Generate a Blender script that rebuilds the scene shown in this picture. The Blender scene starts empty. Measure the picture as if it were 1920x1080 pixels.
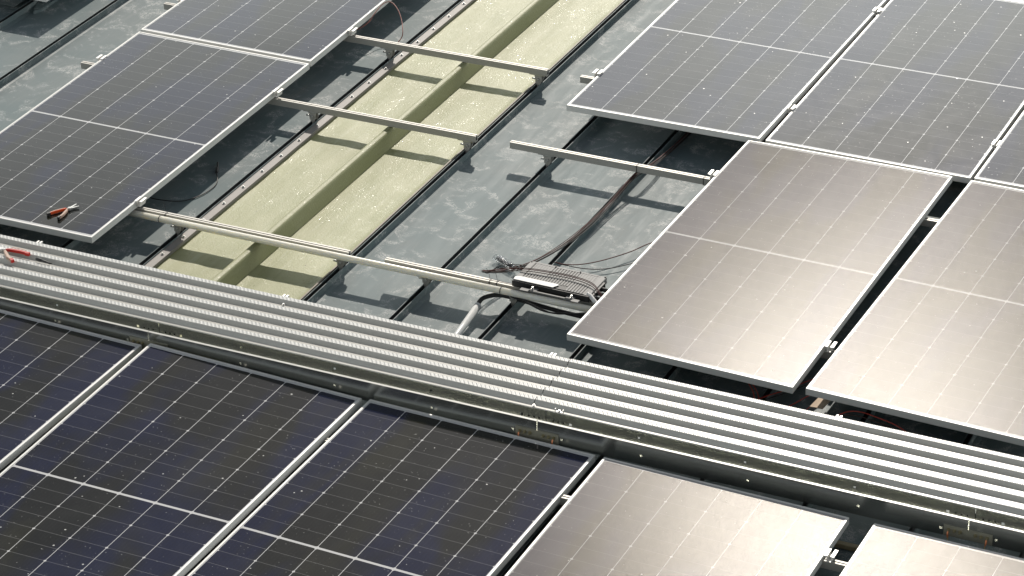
import bpy, bmesh, math, random
from mathutils import Vector, Matrix, noise
R = math.radians
rnd = random.Random(7)
sc = bpy.context.scene
col = sc.collection

# ------------------------------------------------------------------ camera
cam_d = bpy.data.cameras.new("Camera")
cam = bpy.data.objects.new("Camera", cam_d); col.objects.link(cam); sc.camera = cam
right = Vector((0.90117, 0.43251, -0.02879)).normalized()
fwd = Vector((-0.39022, 0.78054, -0.48834)).normalized()
up = right.cross(fwd).normalized()
right = fwd.cross(up).normalized()
cam.matrix_world = Matrix((
    (right.x, up.x, -fwd.x, 4.81850),
    (right.y, up.y, -fwd.y, -10.19675),
    (right.z, up.z, -fwd.z, 6.57906),
    (0, 0, 0, 1)))
cam_d.sensor_width = 36.0
cam_d.lens = 5205.4 / 1920 * 36
cam_d.clip_start = 0.1
cam_d.clip_end = 2000

# ------------------------------------------------------------------ sun and sky
SUN = Vector((-0.42, 1.30, 1.0)).normalized()
el = math.asin(SUN.z); az = math.atan2(SUN.x, SUN.y)
sd = bpy.data.lights.new("sun", 'SUN'); sd.energy = 4.1; sd.angle = R(0.8); sd.color = (1.0, 0.93, 0.84)
so = bpy.data.objects.new("sun", sd); col.objects.link(so)
so.rotation_euler = SUN.to_track_quat('Z', 'Y').to_euler()
so.location = SUN * 30
w = bpy.data.worlds.new("World"); sc.world = w; w.use_nodes = True
nt = w.node_tree; nt.nodes.clear()
out = nt.nodes.new('ShaderNodeOutputWorld'); bg = nt.nodes.new('ShaderNodeBackground')
sky = nt.nodes.new('ShaderNodeTexSky'); sky.sky_type = 'NISHITA'; sky.sun_disc = False
sky.sun_elevation = el; sky.sun_rotation = az % (2 * math.pi)
sky.air_density = 1.2; sky.dust_density = 1.0; sky.ozone_density = 1.0
# a bank of pale haze low over the horizon, thinning out with height
tc = nt.nodes.new('ShaderNodeTexCoord'); sx = nt.nodes.new('ShaderNodeSeparateXYZ')
nt.links.new(tc.outputs['Generated'], sx.inputs[0])
mr = nt.nodes.new('ShaderNodeMapRange'); mr.interpolation_type = 'SMOOTHSTEP'
mr.inputs[1].default_value = 0.39; mr.inputs[2].default_value = 0.50
mr.inputs[3].default_value = 1.0; mr.inputs[4].default_value = 0.0
nt.links.new(sx.outputs['Z'], mr.inputs[0])
hz = nt.nodes.new('ShaderNodeMix'); hz.data_type = 'RGBA'
hz.inputs[7].default_value = (40.0, 41.5, 40.5, 1)
sc_ = nt.nodes.new('ShaderNodeMath'); sc_.operation = 'MULTIPLY'; sc_.inputs[1].default_value = 0.75
# the bank lies towards the sun; behind the camera the sky stays clear
dp = nt.nodes.new('ShaderNodeVectorMath'); dp.operation = 'DOT_PRODUCT'
nt.links.new(tc.outputs['Generated'], dp.inputs[0]); dp.inputs[1].default_value = Vector((SUN.x, SUN.y, 0)).normalized()
ma = nt.nodes.new('ShaderNodeMapRange'); ma.interpolation_type = 'SMOOTHSTEP'
ma.inputs[1].default_value = -0.25; ma.inputs[2].default_value = 0.6; ma.inputs[3].default_value = 0.42
nt.links.new(dp.outputs['Value'], ma.inputs[0])
mm = nt.nodes.new('ShaderNodeMath'); mm.operation = 'MULTIPLY'
nt.links.new(mr.outputs[0], mm.inputs[0]); nt.links.new(ma.outputs[0], mm.inputs[1])
nt.links.new(mm.outputs[0], sc_.inputs[0]); nt.links.new(sc_.outputs[0], hz.inputs[0])
hs = nt.nodes.new('ShaderNodeHueSaturation'); hs.inputs['Saturation'].default_value = 0.45   # hazy, milky air
nt.links.new(sky.outputs[0], hs.inputs['Color']); nt.links.new(hs.outputs[0], hz.inputs[6]); nt.links.new(hz.outputs[2], bg.inputs[0])
bg.inputs[1].default_value = 0.07
nt.links.new(bg.outputs[0], out.inputs[0])
sc.view_settings.view_transform = 'Standard'; sc.view_settings.look = 'None'
sc.view_settings.exposure = 0.0; sc.view_settings.gamma = 1.0
sc.view_settings.use_curve_mapping = False

# ------------------------------------------------------------------ node helpers
class NT:
    def __init__(s, name):
        s.m = bpy.data.materials.new(name); s.m.use_nodes = True
        s.t = s.m.node_tree; s.p = s.t.nodes['Principled BSDF']
    def n(s, kind, **kw):
        nd = s.t.nodes.new('ShaderNode' + kind)
        for k, v in kw.items(): setattr(nd, k, v)
        return nd
    def l(s, a, b): s.t.links.new(a, b)
    def val(s, x, sock):
        if hasattr(x, 'is_linked') or hasattr(x, 'links'): s.l(x, sock)
        else: sock.default_value = x
    def math(s, op, a, b=0.0, c=None, clamp=False):
        nd = s.n('Math', operation=op); nd.use_clamp = clamp
        s.val(a, nd.inputs[0]); s.val(b, nd.inputs[1])
        if c is not None: s.val(c, nd.inputs[2])
        return nd.outputs[0]
    def mix(s, f, a, b):
        nd = s.n('Mix', data_type='RGBA'); s.val(f, nd.inputs[0]); s.val(a, nd.inputs[6]); s.val(b, nd.inputs[7])
        return nd.outputs[2]
    def ramp(s, x, lo, hi, a=0.0, b=1.0):
        nd = s.n('MapRange'); nd.interpolation_type = 'SMOOTHSTEP'
        s.val(x, nd.inputs[0]); nd.inputs[1].default_value = lo; nd.inputs[2].default_value = hi
        nd.inputs[3].default_value = a; nd.inputs[4].default_value = b
        return nd.outputs[0]
    def obj(s):
        return s.n('TexCoord').outputs['Object']
    def geo(s):
        return s.n('NewGeometry').outputs['Position']
    def scale(s, v, xyz, loc=(0, 0, 0), rot=(0, 0, 0)):
        nd = s.n('Mapping'); s.l(v, nd.inputs[0])
        nd.inputs['Scale'].default_value = xyz; nd.inputs['Location'].default_value = loc
        nd.inputs['Rotation'].default_value = rot
        return nd.outputs[0]
    def noise(s, v, scale, detail=3, rough=0.5, dist=0.0):
        nd = s.n('TexNoise'); s.l(v, nd.inputs['Vector']); nd.inputs['Scale'].default_value = scale
        nd.inputs['Detail'].default_value = detail; nd.inputs['Roughness'].default_value = rough
        nd.inputs['Distortion'].default_value = dist
        return nd.outputs['Fac']
    def bump(s, h, strength, dist, norm=None):
        nd = s.n('Bump'); s.l(h, nd.inputs['Height']); nd.inputs['Strength'].default_value = strength
        nd.inputs['Distance'].default_value = dist
        if norm is not None: s.l(norm, nd.inputs['Normal'])
        return nd.outputs['Normal']
    def set(s, base=None, rough=None, metal=None, normal=None, spec=None, coat=None, coat_r=None):
        for k, v in (('Base Color', base), ('Roughness', rough), ('Metallic', metal), ('Normal', normal),
                     ('Specular IOR Level', spec), ('Coat Weight', coat), ('Coat Roughness', coat_r)):
            if v is not None: s.val(v, s.p.inputs[k])
        return s.m

def simple(name, base, rough=0.5, metal=0.0, var=0.12, scale=40.0, bump=0.0):
    t = NT(name); o = t.obj()
    f = t.noise(o, scale, 3)
    d = tuple(c * (1 - var) for c in base) + (1,); b = tuple(min(1, c * (1 + var)) for c in base) + (1,)
    return t.set(base=t.mix(f, d, b), rough=rough, metal=metal,
                 normal=t.bump(f, bump, 0.001) if bump else None)

# ------------------------------------------------------------------ materials
def mat_cells(name, rough, grain, tint, spec=0.5, lv=0.60, milk_sheen=0.0):
    """solar glass over half-cut cells, drawn in the panel's own metres"""
    t = NT(name); o = t.obj()
    sp = t.n('SeparateXYZ'); t.l(o, sp.inputs[0]); X, Y = sp.outputs[0], sp.outputs[1]
    oi = t.n('ObjectInfo').outputs['Random']
    PX, PY, W_, L_ = 0.1842, 0.0922, 1.134, 2.278
    # columns
    ux = t.math('DIVIDE', t.math('SUBTRACT', X, W_ / 2), PX)            # lines at integers
    fx = t.math('SUBTRACT', t.math('FRACT', t.math('ADD', ux, 50.5)), 0.5)
    dx = t.math('MULTIPLY', t.math('ABSOLUTE', fx), PX)                  # metres to nearest column line
    ym = t.math('SUBTRACT', t.math('ABSOLUTE', t.math('SUBTRACT', Y, L_ / 2)), 0.0065)  # from mid gap
    uy = t.math('DIVIDE', ym, PY)
    fy = t.math('SUBTRACT', t.math('FRACT', t.math('ADD', uy, 50.5)), 0.5)
    dy = t.math('MULTIPLY', t.math('ABSOLUTE', fy), PY)
    uy2 = t.math('DIVIDE', ym, PY * 2)
    fy2 = t.math('SUBTRACT', t.math('FRACT', t.math('ADD', uy2, 50.5)), 0.5)
    dy2 = t.math('MULTIPLY', t.math('ABSOLUTE', fy2), PY * 2)
    mcol = t.math('LESS_THAN', dx, 0.0015)
    mrow = t.math('MULTIPLY', t.math('LESS_THAN', dy, 0.0009), 0.27)
    mdia = t.math('LESS_THAN', t.math('ADD', dx, dy2), 0.0080)
    mmid = t.math('LESS_THAN', ym, 0.0)
    ex = t.math('GREATER_THAN', t.math('ABSOLUTE', t.math('SUBTRACT', X, W_ / 2)), PX * 3 - 0.001)
    ey = t.math('GREATER_THAN', ym, PY * 12 - 0.001)
    line = t.math('MAXIMUM', t.math('MAXIMUM', mcol, mrow), t.math('MAXIMUM', mdia, mmid))
    line = t.math('MAXIMUM', line, t.math('MAXIMUM', ex, ey))
    # busbars: very faint
    bb = t.math('ABSOLUTE', t.math('SUBTRACT', t.math('FRACT', t.math('DIVIDE', X, 0.0184)), 0.5))
    bbm = t.math('MULTIPLY', t.math('LESS_THAN', bb, 0.012), 0.16)
    # tint: broad bluish and olive patches of the anti-reflex film
    off = t.n('CombineXYZ'); t.l(t.math('MULTIPLY', oi, 37.0), off.inputs[0]); t.l(t.math('MULTIPLY', oi, 11.0), off.inputs[1])
    va = t.n('VectorMath', operation='ADD'); t.l(o, va.inputs[0]); t.l(off.outputs[0], va.inputs[1])
    vv = va.outputs[0]
    tn = t.noise(t.scale(vv, (2.4, 0.8, 1)), 1.3, 2, 0.45, 0.4)
    tn2 = t.noise(t.scale(vv, (3.0, 0.7, 1), (5, 3, 0)), 1.1, 2, 0.5, 0.3)
    edge = t.ramp(t.math('ABSOLUTE', t.math('SUBTRACT', X, W_ / 2)), 0.30, 0.50)
    blue = t.math('MULTIPLY', t.ramp(t.math('ADD', tn, t.math('MULTIPLY', edge, 0.22)), 0.48, 0.66), 1.0)
    c = t.mix(blue, (0.0075, 0.0080, 0.0068, 1), (0.004, 0.0065, 0.025, 1))
    c = t.mix(t.math('MULTIPLY', t.ramp(tn2, 0.56, 0.68), 0.45), c, (0.019, 0.018, 0.007, 1))
    # small variation from cell to cell
    cell = t.n('CombineXYZ'); t.l(t.math('FLOOR', ux), cell.inputs[0]); t.l(t.math('FLOOR', uy2), cell.inputs[1]); t.l(oi, cell.inputs[2])
    wn = t.n('TexWhiteNoise'); t.l(cell.outputs[0], wn.inputs['Vector'])
    bc = t.n('BrightContrast'); t.l(c, bc.inputs[0]); t.l(t.math('MULTIPLY', t.math('SUBTRACT', wn.outputs['Value'], 0.5), 0.004), bc.inputs[1])
    c = bc.outputs[0]
    c = t.mix(bbm, c, (0.12, 0.12, 0.12, 1))
    if milk_sheen: c = t.mix(milk_sheen, c, (0.46, 0.42, 0.37, 1))      # milky prismatic glass, with its flat sunlit sheen put into the colour
    c = t.mix(line, c, (lv, lv, lv, 1))
    # dust, water spots and bird specks
    vo = t.n('TexVoronoi'); t.l(t.scale(vv, (1, 1, 1)), vo.inputs['Vector']); vo.inputs['Scale'].default_value = 26
    wv = t.n('TexWhiteNoise'); t.l(vo.outputs['Position'], wv.inputs['Vector'])
    rad = t.math('MULTIPLY', t.math('POWER', wv.outputs['Value'], 6.0), 0.15)
    jig = t.math('MULTIPLY', t.math('SUBTRACT', t.noise(vv, 300, 2), 0.5), 0.09)
    spot = t.math('LESS_THAN', t.math('ADD', vo.outputs['Distance'], jig), t.math('SUBTRACT', rad, 0.02))
    vo2 = t.n('TexVoronoi'); t.l(vv, vo2.inputs['Vector']); vo2.inputs['Scale'].default_value = 75
    wv2 = t.n('TexWhiteNoise'); t.l(vo2.outputs['Position'], wv2.inputs['Vector'])
    spot2 = t.math('LESS_THAN', vo2.outputs['Distance'], t.math('MULTIPLY', t.math('POWER', wv2.outputs['Value'], 4.0), 0.20))
    patch = t.ramp(t.noise(vv, 2.1, 2), 0.35, 0.65, 0.25, 1.0)
    dirt = t.math('MAXIMUM', t.math('MULTIPLY', spot, 0.60), t.math('MULTIPLY', t.math('MULTIPLY', spot2, 0.32), patch))
    c = t.mix(dirt, c, (0.66, 0.66, 0.63, 1))
    film = t.noise(t.scale(vv, (1.0, 1.0, 1)), 5.0, 5, 0.65, 1.0)
    c = t.mix(t.ramp(film, 0.35, 0.75, 0.0, 0.011), c, (0.55, 0.54, 0.50, 1))
    # glass grain, drawn out across the panel
    g1 = t.noise(t.scale(o, (90, 260, 1)), 1.0, 3, 0.6)
    g2 = t.noise(t.scale(o, (400, 700, 1)), 1.0, 2, 0.6)
    g0 = t.noise(t.scale(o, (6, 9, 1)), 1.0, 2, 0.5)
    hgt = t.math('ADD', t.math('ADD', t.math('MULTIPLY', g1, 1.0), t.math('MULTIPLY', g2, 0.5)), t.math('MULTIPLY', g0, 0.0))
    rg = t.math('ADD', rough, t.math('MULTIPLY', dirt, 0.3))
    rg = t.math('ADD', rg, t.math('MULTIPLY', t.math('SUBTRACT', film, 0.5), 0.05))
    t.set(base=c, rough=rg, normal=t.bump(hgt, 1.0, grain), spec=spec)
    t.p.inputs['IOR'].default_value = 1.5
    if tint: t.p.inputs['Specular Tint'].default_value = tint
    return t.m

M_SMOOTH = mat_cells("solar_glass_smooth", 0.05, 0.00002, None, 0.28, 0.48)
M_SATIN = mat_cells("solar_glass_satin", 0.09, 0.00003, None, 0.55, 0.55, 0.035)
M_TEXT = mat_cells("solar_glass_textured", 0.205, 0.00026, (1.0, 0.90, 0.78, 1), 0.038, 0.34, 0.14)
M_FRAME = simple("anodised_aluminium", (0.58, 0.58, 0.555), 0.42, 0.1, 0.05, 12)
M_BACK = simple("white_backsheet", (0.6, 0.6, 0.6), 0.6)
M_RAIL = simple("rail_aluminium", (0.36, 0.35, 0.32), 0.5, 0.3, 0.06, 25)
M_SLOT = simple("rail_slot_dark", (0.10, 0.10, 0.11), 0.5, 0.4)
M_CLAMPW = simple("bright_aluminium", (0.66, 0.65, 0.62), 0.4, 0.3, 0.05)
M_STEEL = simple("stainless_steel", (0.55, 0.55, 0.53), 0.3, 0.9, 0.1, 80)
M_BLACK = simple("black_rubber", (0.014, 0.014, 0.014), 0.55)
M_PVC = simple("pvc_cream", (0.74, 0.72, 0.64), 0.33, 0.0, 0.05, 9)
M_PVC.node_tree.nodes['Principled BSDF'].inputs['Subsurface Weight'].default_value = 1.0
M_PVC.node_tree.nodes['Principled BSDF'].inputs['Subsurface Radius'].default_value = (1.0, 0.95, 0.8)
M_PVC.node_tree.nodes['Principled BSDF'].inputs['Subsurface Scale'].default_value = 0.03
M_PVCG = simple("pvc_grey", (0.50, 0.51, 0.50), 0.4, 0.0, 0.06, 9)
M_RED = simple("red_cable", (0.09, 0.016, 0.012), 0.65)
M_BROWN = simple("brown_cable", (0.045, 0.020, 0.013), 0.65)
M_REDW = simple('red_wire_bright', (0.45, 0.05, 0.03), 0.45)
M_LOOP = simple('loop_wire', (0.22, 0.06, 0.04), 0.45)
M_ORANGE = simple("orange_rubber", (0.72, 0.085, 0.012), 0.5, 0.0, 0.1)
M_REDPL = simple("red_plastic", (0.42, 0.013, 0.006), 0.5, 0.0, 0.1)
M_TAN = simple("pale_grip", (0.40, 0.27, 0.20), 0.5)
M_GREY = simple("grey_grip", (0.16, 0.18, 0.21), 0.5)
M_CARD = simple("cardboard", (0.55, 0.43, 0.31), 0.8, 0, 0.2, 60, 0.3)
M_WOOD = simple("weathered_wood", (0.30, 0.25, 0.15), 0.8, 0, 0.4, 50, 0.5)
M_BRASS = simple("dull_brass", (0.30, 0.27, 0.17), 0.4, 0.8, 0.2, 90)
M_COPPER = simple("copper_lug", (0.55, 0.20, 0.09), 0.4, 0.4)
M_EARTH = simple("earth_wire", (0.38, 0.26, 0.10), 0.5)
M_GROUND = simple("yard_concrete", (0.22, 0.21, 0.20), 0.9, 0, 0.2, 0.5)
M_WALL = simple("wall_cladding", (0.4, 0.41, 0.40), 0.6, 0, 0.1, 2)
M_HEAT = simple("cast_aluminium", (0.165, 0.165, 0.16), 0.6, 0.0, 0.08, 30)
M_HEATD = simple("fin_shade_black", (0.012, 0.012, 0.012), 0.6)
M_LABELW = simple("white_plate", (0.50, 0.50, 0.49), 0.5)

def mat_roof():
    t = NT("painted_steel_roof"); g = t.geo()
    n1 = t.noise(g, 1.6, 4, 0.6, 0.6)
    c = t.mix(t.ramp(n1, 0.3, 0.7), (0.114, 0.154, 0.160, 1), (0.148, 0.178, 0.180, 1))
    n2 = t.noise(t.scale(g, (7, 0.8, 1)), 3.0, 5, 0.7, 0.3)
    c = t.mix(t.ramp(n2, 0.5, 0.8, 0, 0.25), c, (0.34, 0.34, 0.33, 1))
    # scuffs and shoe prints: curled chalky strokes inside blotches
    blot = t.ramp(t.noise(t.scale(g, (1, 1.1, 1), (3, 1, 0)), 7.5, 4, 0.6, 0.8), 0.48, 0.76)
    st = t.noise(g, 15.0, 3, 0.55, 4.0)
    stroke = t.ramp(t.math('ABSOLUTE', t.math('SUBTRACT', st, 0.5)), 0.0, 0.045, 1.0, 0.0)
    st2 = t.noise(t.scale(g, (1, 1, 1), (9, 2, 0)), 38.0, 2, 0.5, 2.5)
    stroke2 = t.ramp(t.math('ABSOLUTE', t.math('SUBTRACT', st2, 0.5)), 0.0, 0.045, 1.0, 0.0)
    s = t.math('MULTIPLY', t.math('ADD', t.math('MULTIPLY', stroke, 1.1), t.math('MULTIPLY', stroke2, 0.8)), blot)
    soft = t.math('MULTIPLY', blot, t.ramp(t.noise(g, 40, 4, 0.7), 0.4, 0.75, 0.0, 0.22))
    s = t.math('MINIMUM', t.math('ADD', s, soft), 0.55)
    c = t.mix(s, c, (0.56, 0.56, 0.54, 1))
    # long scratches
    sv = t.noise(t.scale(g, (30, 1.2, 1), (0, 0, 0), (0, 0, 0.5)), 1.0, 2, 0.5, 0.8)
    scr = t.math('MULTIPLY', t.ramp(t.math('ABSOLUTE', t.math('SUBTRACT', sv, 0.5)), 0.0, 0.006, 1.0, 0.0), t.ramp(n1, 0.5, 0.62))
    c = t.mix(t.math('MULTIPLY', scr, 0.3), c, (0.5, 0.5, 0.48, 1))
    # rust-brown wash and black grime
    ru = t.ramp(t.noise(t.scale(g, (1.3, 0.5, 1), (2, 7, 0)), 2.2, 3, 0.6), 0.62, 0.8, 0, 0.3)
    c = t.mix(ru, c, (0.28, 0.23, 0.17, 1))
    sp = t.ramp(t.noise(g, 120, 2, 0.5), 0.72, 0.76, 0, 0.5)
    c = t.mix(sp, c, (0.12, 0.12, 0.11, 1))
    bn = t.noise(t.scale(g, (2, 0.7, 1)), 2.5, 2, 0.5)
    fine = t.noise(g, 180, 3, 0.6)
    h = t.math('ADD', t.math('MULTIPLY', bn, 12.0), fine)
    return t.set(base=c, rough=t.ramp(n2, 0.2, 0.8, 0.45, 0.6), metal=0.0, normal=t.bump(h, 0.4, 0.0004), spec=0.12)
M_ROOF = mat_roof()
M_SEAMD = simple("seam_dark", (0.018, 0.022, 0.023), 0.45, 0.0, 0.2, 30)  # near-black for the seam groove faces and the clamp grips

def mat_frp():
    t = NT("fibreglass_skylight"); g = t.geo()
    n1 = t.noise(t.scale(g, (5, 0.8, 1)), 2.2, 4, 0.6, 0.3)
    c = t.mix(t.ramp(n1, 0.3, 0.7), (0.232, 0.245, 0.105, 1), (0.300, 0.303, 0.158, 1))
    sp = t.n('SeparateXYZ'); t.l(g, sp.inputs[0])
    # olive dirt gathered along the sheet edges
    d = t.ramp(t.math('ABSOLUTE', t.math('SUBTRACT', sp.outputs[0], -1.885)), 0.30, 0.44, 0, 0.35)
    d = t.math('MULTIPLY', d, t.ramp(t.noise(g, 6, 4, 0.6), 0.3, 0.7))
    c = t.mix(d, c, (0.27, 0.29, 0.12, 1))
    st = t.ramp(t.noise(t.scale(g, (60, 3, 1)), 1.0, 4, 0.65), 0.5, 0.72, 0, 0.3)
    c = t.mix(st, c, (0.41, 0.42, 0.30, 1))
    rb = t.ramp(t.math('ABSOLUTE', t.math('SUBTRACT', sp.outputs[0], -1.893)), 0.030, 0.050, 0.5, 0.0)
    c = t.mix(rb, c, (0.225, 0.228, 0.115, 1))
    blk = t.math('LESS_THAN', t.noise(g, 34, 1, 0.4), 0.185)
    c = t.mix(t.math('MULTIPLY', blk, 0.8), c, (0.05, 0.05, 0.035, 1))
    a = t.noise(t.scale(g, (150, 80, 1)), 1.0, 4, 0.75)
    b = t.noise(t.scale(g, (14, 7, 1)), 1.0, 3, 0.6)
    h = t.math('ADD', t.math('MULTIPLY', a, 1.1), t.math('MULTIPLY', b, 0.7))
    glz = t.ramp(t.noise(g, 110, 2, 0.5), 0.60, 0.68)          # glassy beads of resin on a weathered surface
    glz = t.math('MULTIPLY', glz, t.ramp(t.noise(g, 7, 3, 0.6), 0.42, 0.62))
    rg = t.math('SUBTRACT', 0.50, t.math('MULTIPLY', glz, 0.40))
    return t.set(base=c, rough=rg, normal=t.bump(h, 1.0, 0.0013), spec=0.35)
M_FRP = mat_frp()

def mat_galv(name, base, rough, metal, tread=False):
    t = NT(name); g = t.geo()
    n1 = t.noise(t.scale(g, (2.5, 14, 14)), 2.0, 4, 0.6)
    vo = t.n('TexVoronoi'); t.l(g, vo.inputs['Vector']); vo.inputs['Scale'].default_value = 70
    k = t.math('ADD', t.math('MULTIPLY', vo.outputs['Color'], 0.35), t.math('MULTIPLY', n1, 0.65))
    lo = tuple(c * 0.90 for c in base) + (1,); hi = tuple(min(1, c * 1.08) for c in base) + (1,)
    c = t.mix(k, lo, hi)
    mk = t.ramp(t.noise(g, 9, 4, 0.7), 0.66, 0.78, 0, 0.3)
    c = t.mix(mk, c, tuple(b * 0.6 for b in base) + (1,))
    h = t.math('MULTIPLY', n1, 0.25); dist = 0.0006
    if tread:
        sp = t.n('SeparateXYZ'); t.l(g, sp.inputs[0])
        ph = t.math('FRACT', t.math('DIVIDE', t.math('ADD', sp.outputs[0], t.math('MULTIPLY', sp.outputs[1], 0.75)), 0.0215))
        rib = t.ramp(t.math('ABSOLUTE', t.math('SUBTRACT', ph, 0.5)), 0.10, 0.34, 1.0, 0.0)
        h = t.math('ADD', h, rib); dist = 0.0028
    return t.set(base=c, rough=t.math('ADD', rough, t.math('MULTIPLY', n1, 0.08)), metal=metal,
                 normal=t.bump(h, 0.6, dist), spec=0.5 if metal else 0.28)
M_GALV = mat_galv("galvanised_sheet", (0.45, 0.445, 0.41), 0.27, 0.0)
M_TREAD = mat_galv("galvanised_tread", (0.43, 0.435, 0.42), 0.27, 0.0, True)
M_TRAY = mat_galv("galvanised_tray", (0.50, 0.51, 0.48), 0.20, 0.95)
M_STRIP = mat_galv("aluminium_flashing", (0.23, 0.215, 0.20), 0.55, 0.1)
def mat_bag():
    t = NT("clear_plastic_bag"); o = t.obj()
    t.set(base=(0.9, 0.93, 0.95, 1), rough=0.12, normal=t.bump(t.noise(o, 60, 3, 0.6), 1.0, 0.01))
    t.p.inputs['Transmission Weight'].default_value = 0.9
    t.p.inputs['Alpha'].default_value = 0.45
    return t.m
M_BAG = mat_bag()

# ------------------------------------------------------------------ mesh helpers
class MB:
    def __init__(s): s.bm = bmesh.new()
    def quad(s, vs, mi=0):
        f = s.bm.faces.new([s.bm.verts.new(v) for v in vs]); f.material_index = mi; return f
    def box(s, x0, x1, y0, y1, z0, z1, mi=0, mat=None):
        vs = [Vector((x, y, z)) for z in (z0, z1) for y in (y0, y1) for x in (x0, x1)]
        if mat: vs = [mat @ v for v in vs]
        v = [s.bm.verts.new(p) for p in vs]
        for f in ((0, 2, 3, 1), (4, 5, 7, 6), (0, 1, 5, 4), (2, 6, 7, 3), (0, 4, 6, 2), (1, 3, 7, 5)):
            s.bm.faces.new([v[i] for i in f]).material_index = mi
    def prism(s, pts, z0, z1, mi=0, mat=None):
        """outline in xy, extruded in z"""
        a = [Vector((x, y, z0)) for x, y in pts]; b = [Vector((x, y, z1)) for x, y in pts]
        if mat: a = [mat @ v for v in a]; b = [mat @ v for v in b]
        va = [s.bm.verts.new(p) for p in a]; vb = [s.bm.verts.new(p) for p in b]
        n = len(pts)
        s.bm.faces.new(list(reversed(va))).material_index = mi
        s.bm.faces.new(vb).material_index = mi
        for i in range(n): s.bm.faces.new((va[i], va[(i + 1) % n], vb[(i + 1) % n], vb[i])).material_index = mi
    def sheet(s, prof, axis, a0, a1, mis=None, n=1):
        """open profile [(p,z)] extruded along an axis: 'x' -> profile is (y,z); 'y' -> (x,z)"""
        rows = []
        for k in range(n + 1):
            a = a0 + (a1 - a0) * k / n
            rows.append([s.bm.verts.new((a, p, z) if axis == 'x' else (p, a, z)) for p, z in prof])
        for k in range(n):
            for i in range(len(prof) - 1):
                f = s.bm.faces.new((rows[k][i], rows[k][i + 1], rows[k + 1][i + 1], rows[k + 1][i]))
                f.material_index = mis[i] if mis else 0
    def tube(s, pts, r, seg=8, mi=0, caps=True, taper=None):
        pts = [Vector(p) for p in pts]; rings = []; prev = None
        for i, p in enumerate(pts):
            d = (pts[min(i + 1, len(pts) - 1)] - pts[max(i - 1, 0)]).normalized()
            if prev is None:
                a = Vector((0, 0, 1)) if abs(d.z) < 0.9 else Vector((1, 0, 0))
                u = d.cross(a).normalized()
            else:
                u = (prev - d * prev.dot(d)).normalized()
            prev = u; v = d.cross(u)
            rr = r if taper is None else r * taper[i]
            rings.append([s.bm.verts.new(p + u * math.cos(2 * math.pi * k / seg) * rr + v * math.sin(2 * math.pi * k / seg) * rr) for k in range(seg)])
        for i in range(len(rings) - 1):
            for k in range(seg):
                f = s.bm.faces.new((rings[i][k], rings[i][(k + 1) % seg], rings[i + 1][(k + 1) % seg], rings[i + 1][k]))
                f.material_index = mi; f.smooth = True
        if caps:
            s.bm.faces.new(list(reversed(rings[0]))).material_index = mi
            s.bm.faces.new(rings[-1]).material_index = mi
    def build(s, name, mats, parent=None, smooth=False, bevel=0.0):
        if bevel:
            bmesh.ops.remove_doubles(s.bm, verts=s.bm.verts, dist=1e-6)
            bmesh.ops.bevel(s.bm, geom=[e for e in s.bm.edges if e.is_manifold and e.calc_face_angle(0) > 0.6], offset=bevel, segments=2, affect='EDGES', clamp_overlap=True)
        bmesh.ops.recalc_face_normals(s.bm, faces=s.bm.faces)
        me = bpy.data.meshes.new(name); s.bm.to_mesh(me); s.bm.free()
        for m in (mats if isinstance(mats, (list, tuple)) else [mats]): me.materials.append(m)
        if smooth:
            for p in me.polygons: p.use_smooth = True
        o = bpy.data.objects.new(name, me); col.objects.link(o)
        if parent: o.parent = parent
        return o

def curve(pts, n=8):
    """Catmull-Rom through the points"""
    P = [Vector(p) for p in pts]; P = [P[0] * 2 - P[1]] + P + [P[-1] * 2 - P[-2]]; o = []
    for i in range(1, len(P) - 2):
        for k in range(n):
            t = k / n
            o.append(0.5 * ((2 * P[i]) + (P[i + 1] - P[i - 1]) * t + (2 * P[i - 1] - 5 * P[i] + 4 * P[i + 1] - P[i + 2]) * t * t
                            + (3 * P[i] - P[i - 1] - 3 * P[i + 1] + P[i + 2]) * t ** 3))
    o.append(P[-2]); return o

def tag(o, label=None, cat=None, group=None, kind=None):
    if label: o['label'] = label
    if cat: o['category'] = cat
    if group: o['group'] = group
    if kind: o['kind'] = kind
    return o
def thing(name, loc, label, cat, group=None, rz=0):
    o = bpy.data.objects.new(name, None); col.objects.link(o); o.location = loc; o.rotation_euler = (0, 0, rz)
    o.empty_display_size = 0.1
    return tag(o, label, cat, group)
def copy_tree(o, parent=None):
    c = o.copy(); col.objects.link(c); c.parent = parent
    for ch in o.children: copy_tree(ch, c)
    return c

# ------------------------------------------------------------------ setting
ZR = -0.169      # roof pan
ZS = -0.131      # top of the standing seams
b = MB(); b.box(-300, 300, -300, 300, -9.2, -9.0); tag(b.build('ground', M_GROUND), kind='structure')
seams = [-13.2 + 0.482 * i for i in range(17)]
seams = [x for x in seams if x < -5.1] + [-4.845, -4.366, -3.875, -3.375, -2.875, -2.402, -1.446] + [-0.968 + 0.482 * i for i in range(24)]
prof = [(-13.6, ZR)]; mis = []
def seg(p, mi=0): prof.append(p); mis.append(mi)
for x in seams:
    if x == -2.402: 
        seg((x - 0.004, ZR)); seg((x, ZS)); seg((x + 0.003, ZS)); seg((x + 0.004, ZS - .02), 1); seg((x + 0.026, ZS - .02), 1); seg((x + 0.027, ZS), 1); seg((x + .030, ZS)); seg((x + 0.032, ZR))
        seg((x + 0.125, ZR - 0.012))
        continue
    if x == -1.446:
        seg((x - 0.02, ZR - 0.012))
    seg((x - 0.012, ZR)); seg((x - 0.001, ZS)); seg((x + 0.003, ZS)); seg((x + 0.004, ZS - 0.02), 1)
    seg((x + 0.024, ZS - 0.02), 1); seg((x + 0.025, ZS), 1); seg((x + 0.029, ZS)); seg((x + 0.031, ZR + 0.006)); seg((x + 0.057, ZR))
seg((12.0, ZR))
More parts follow.
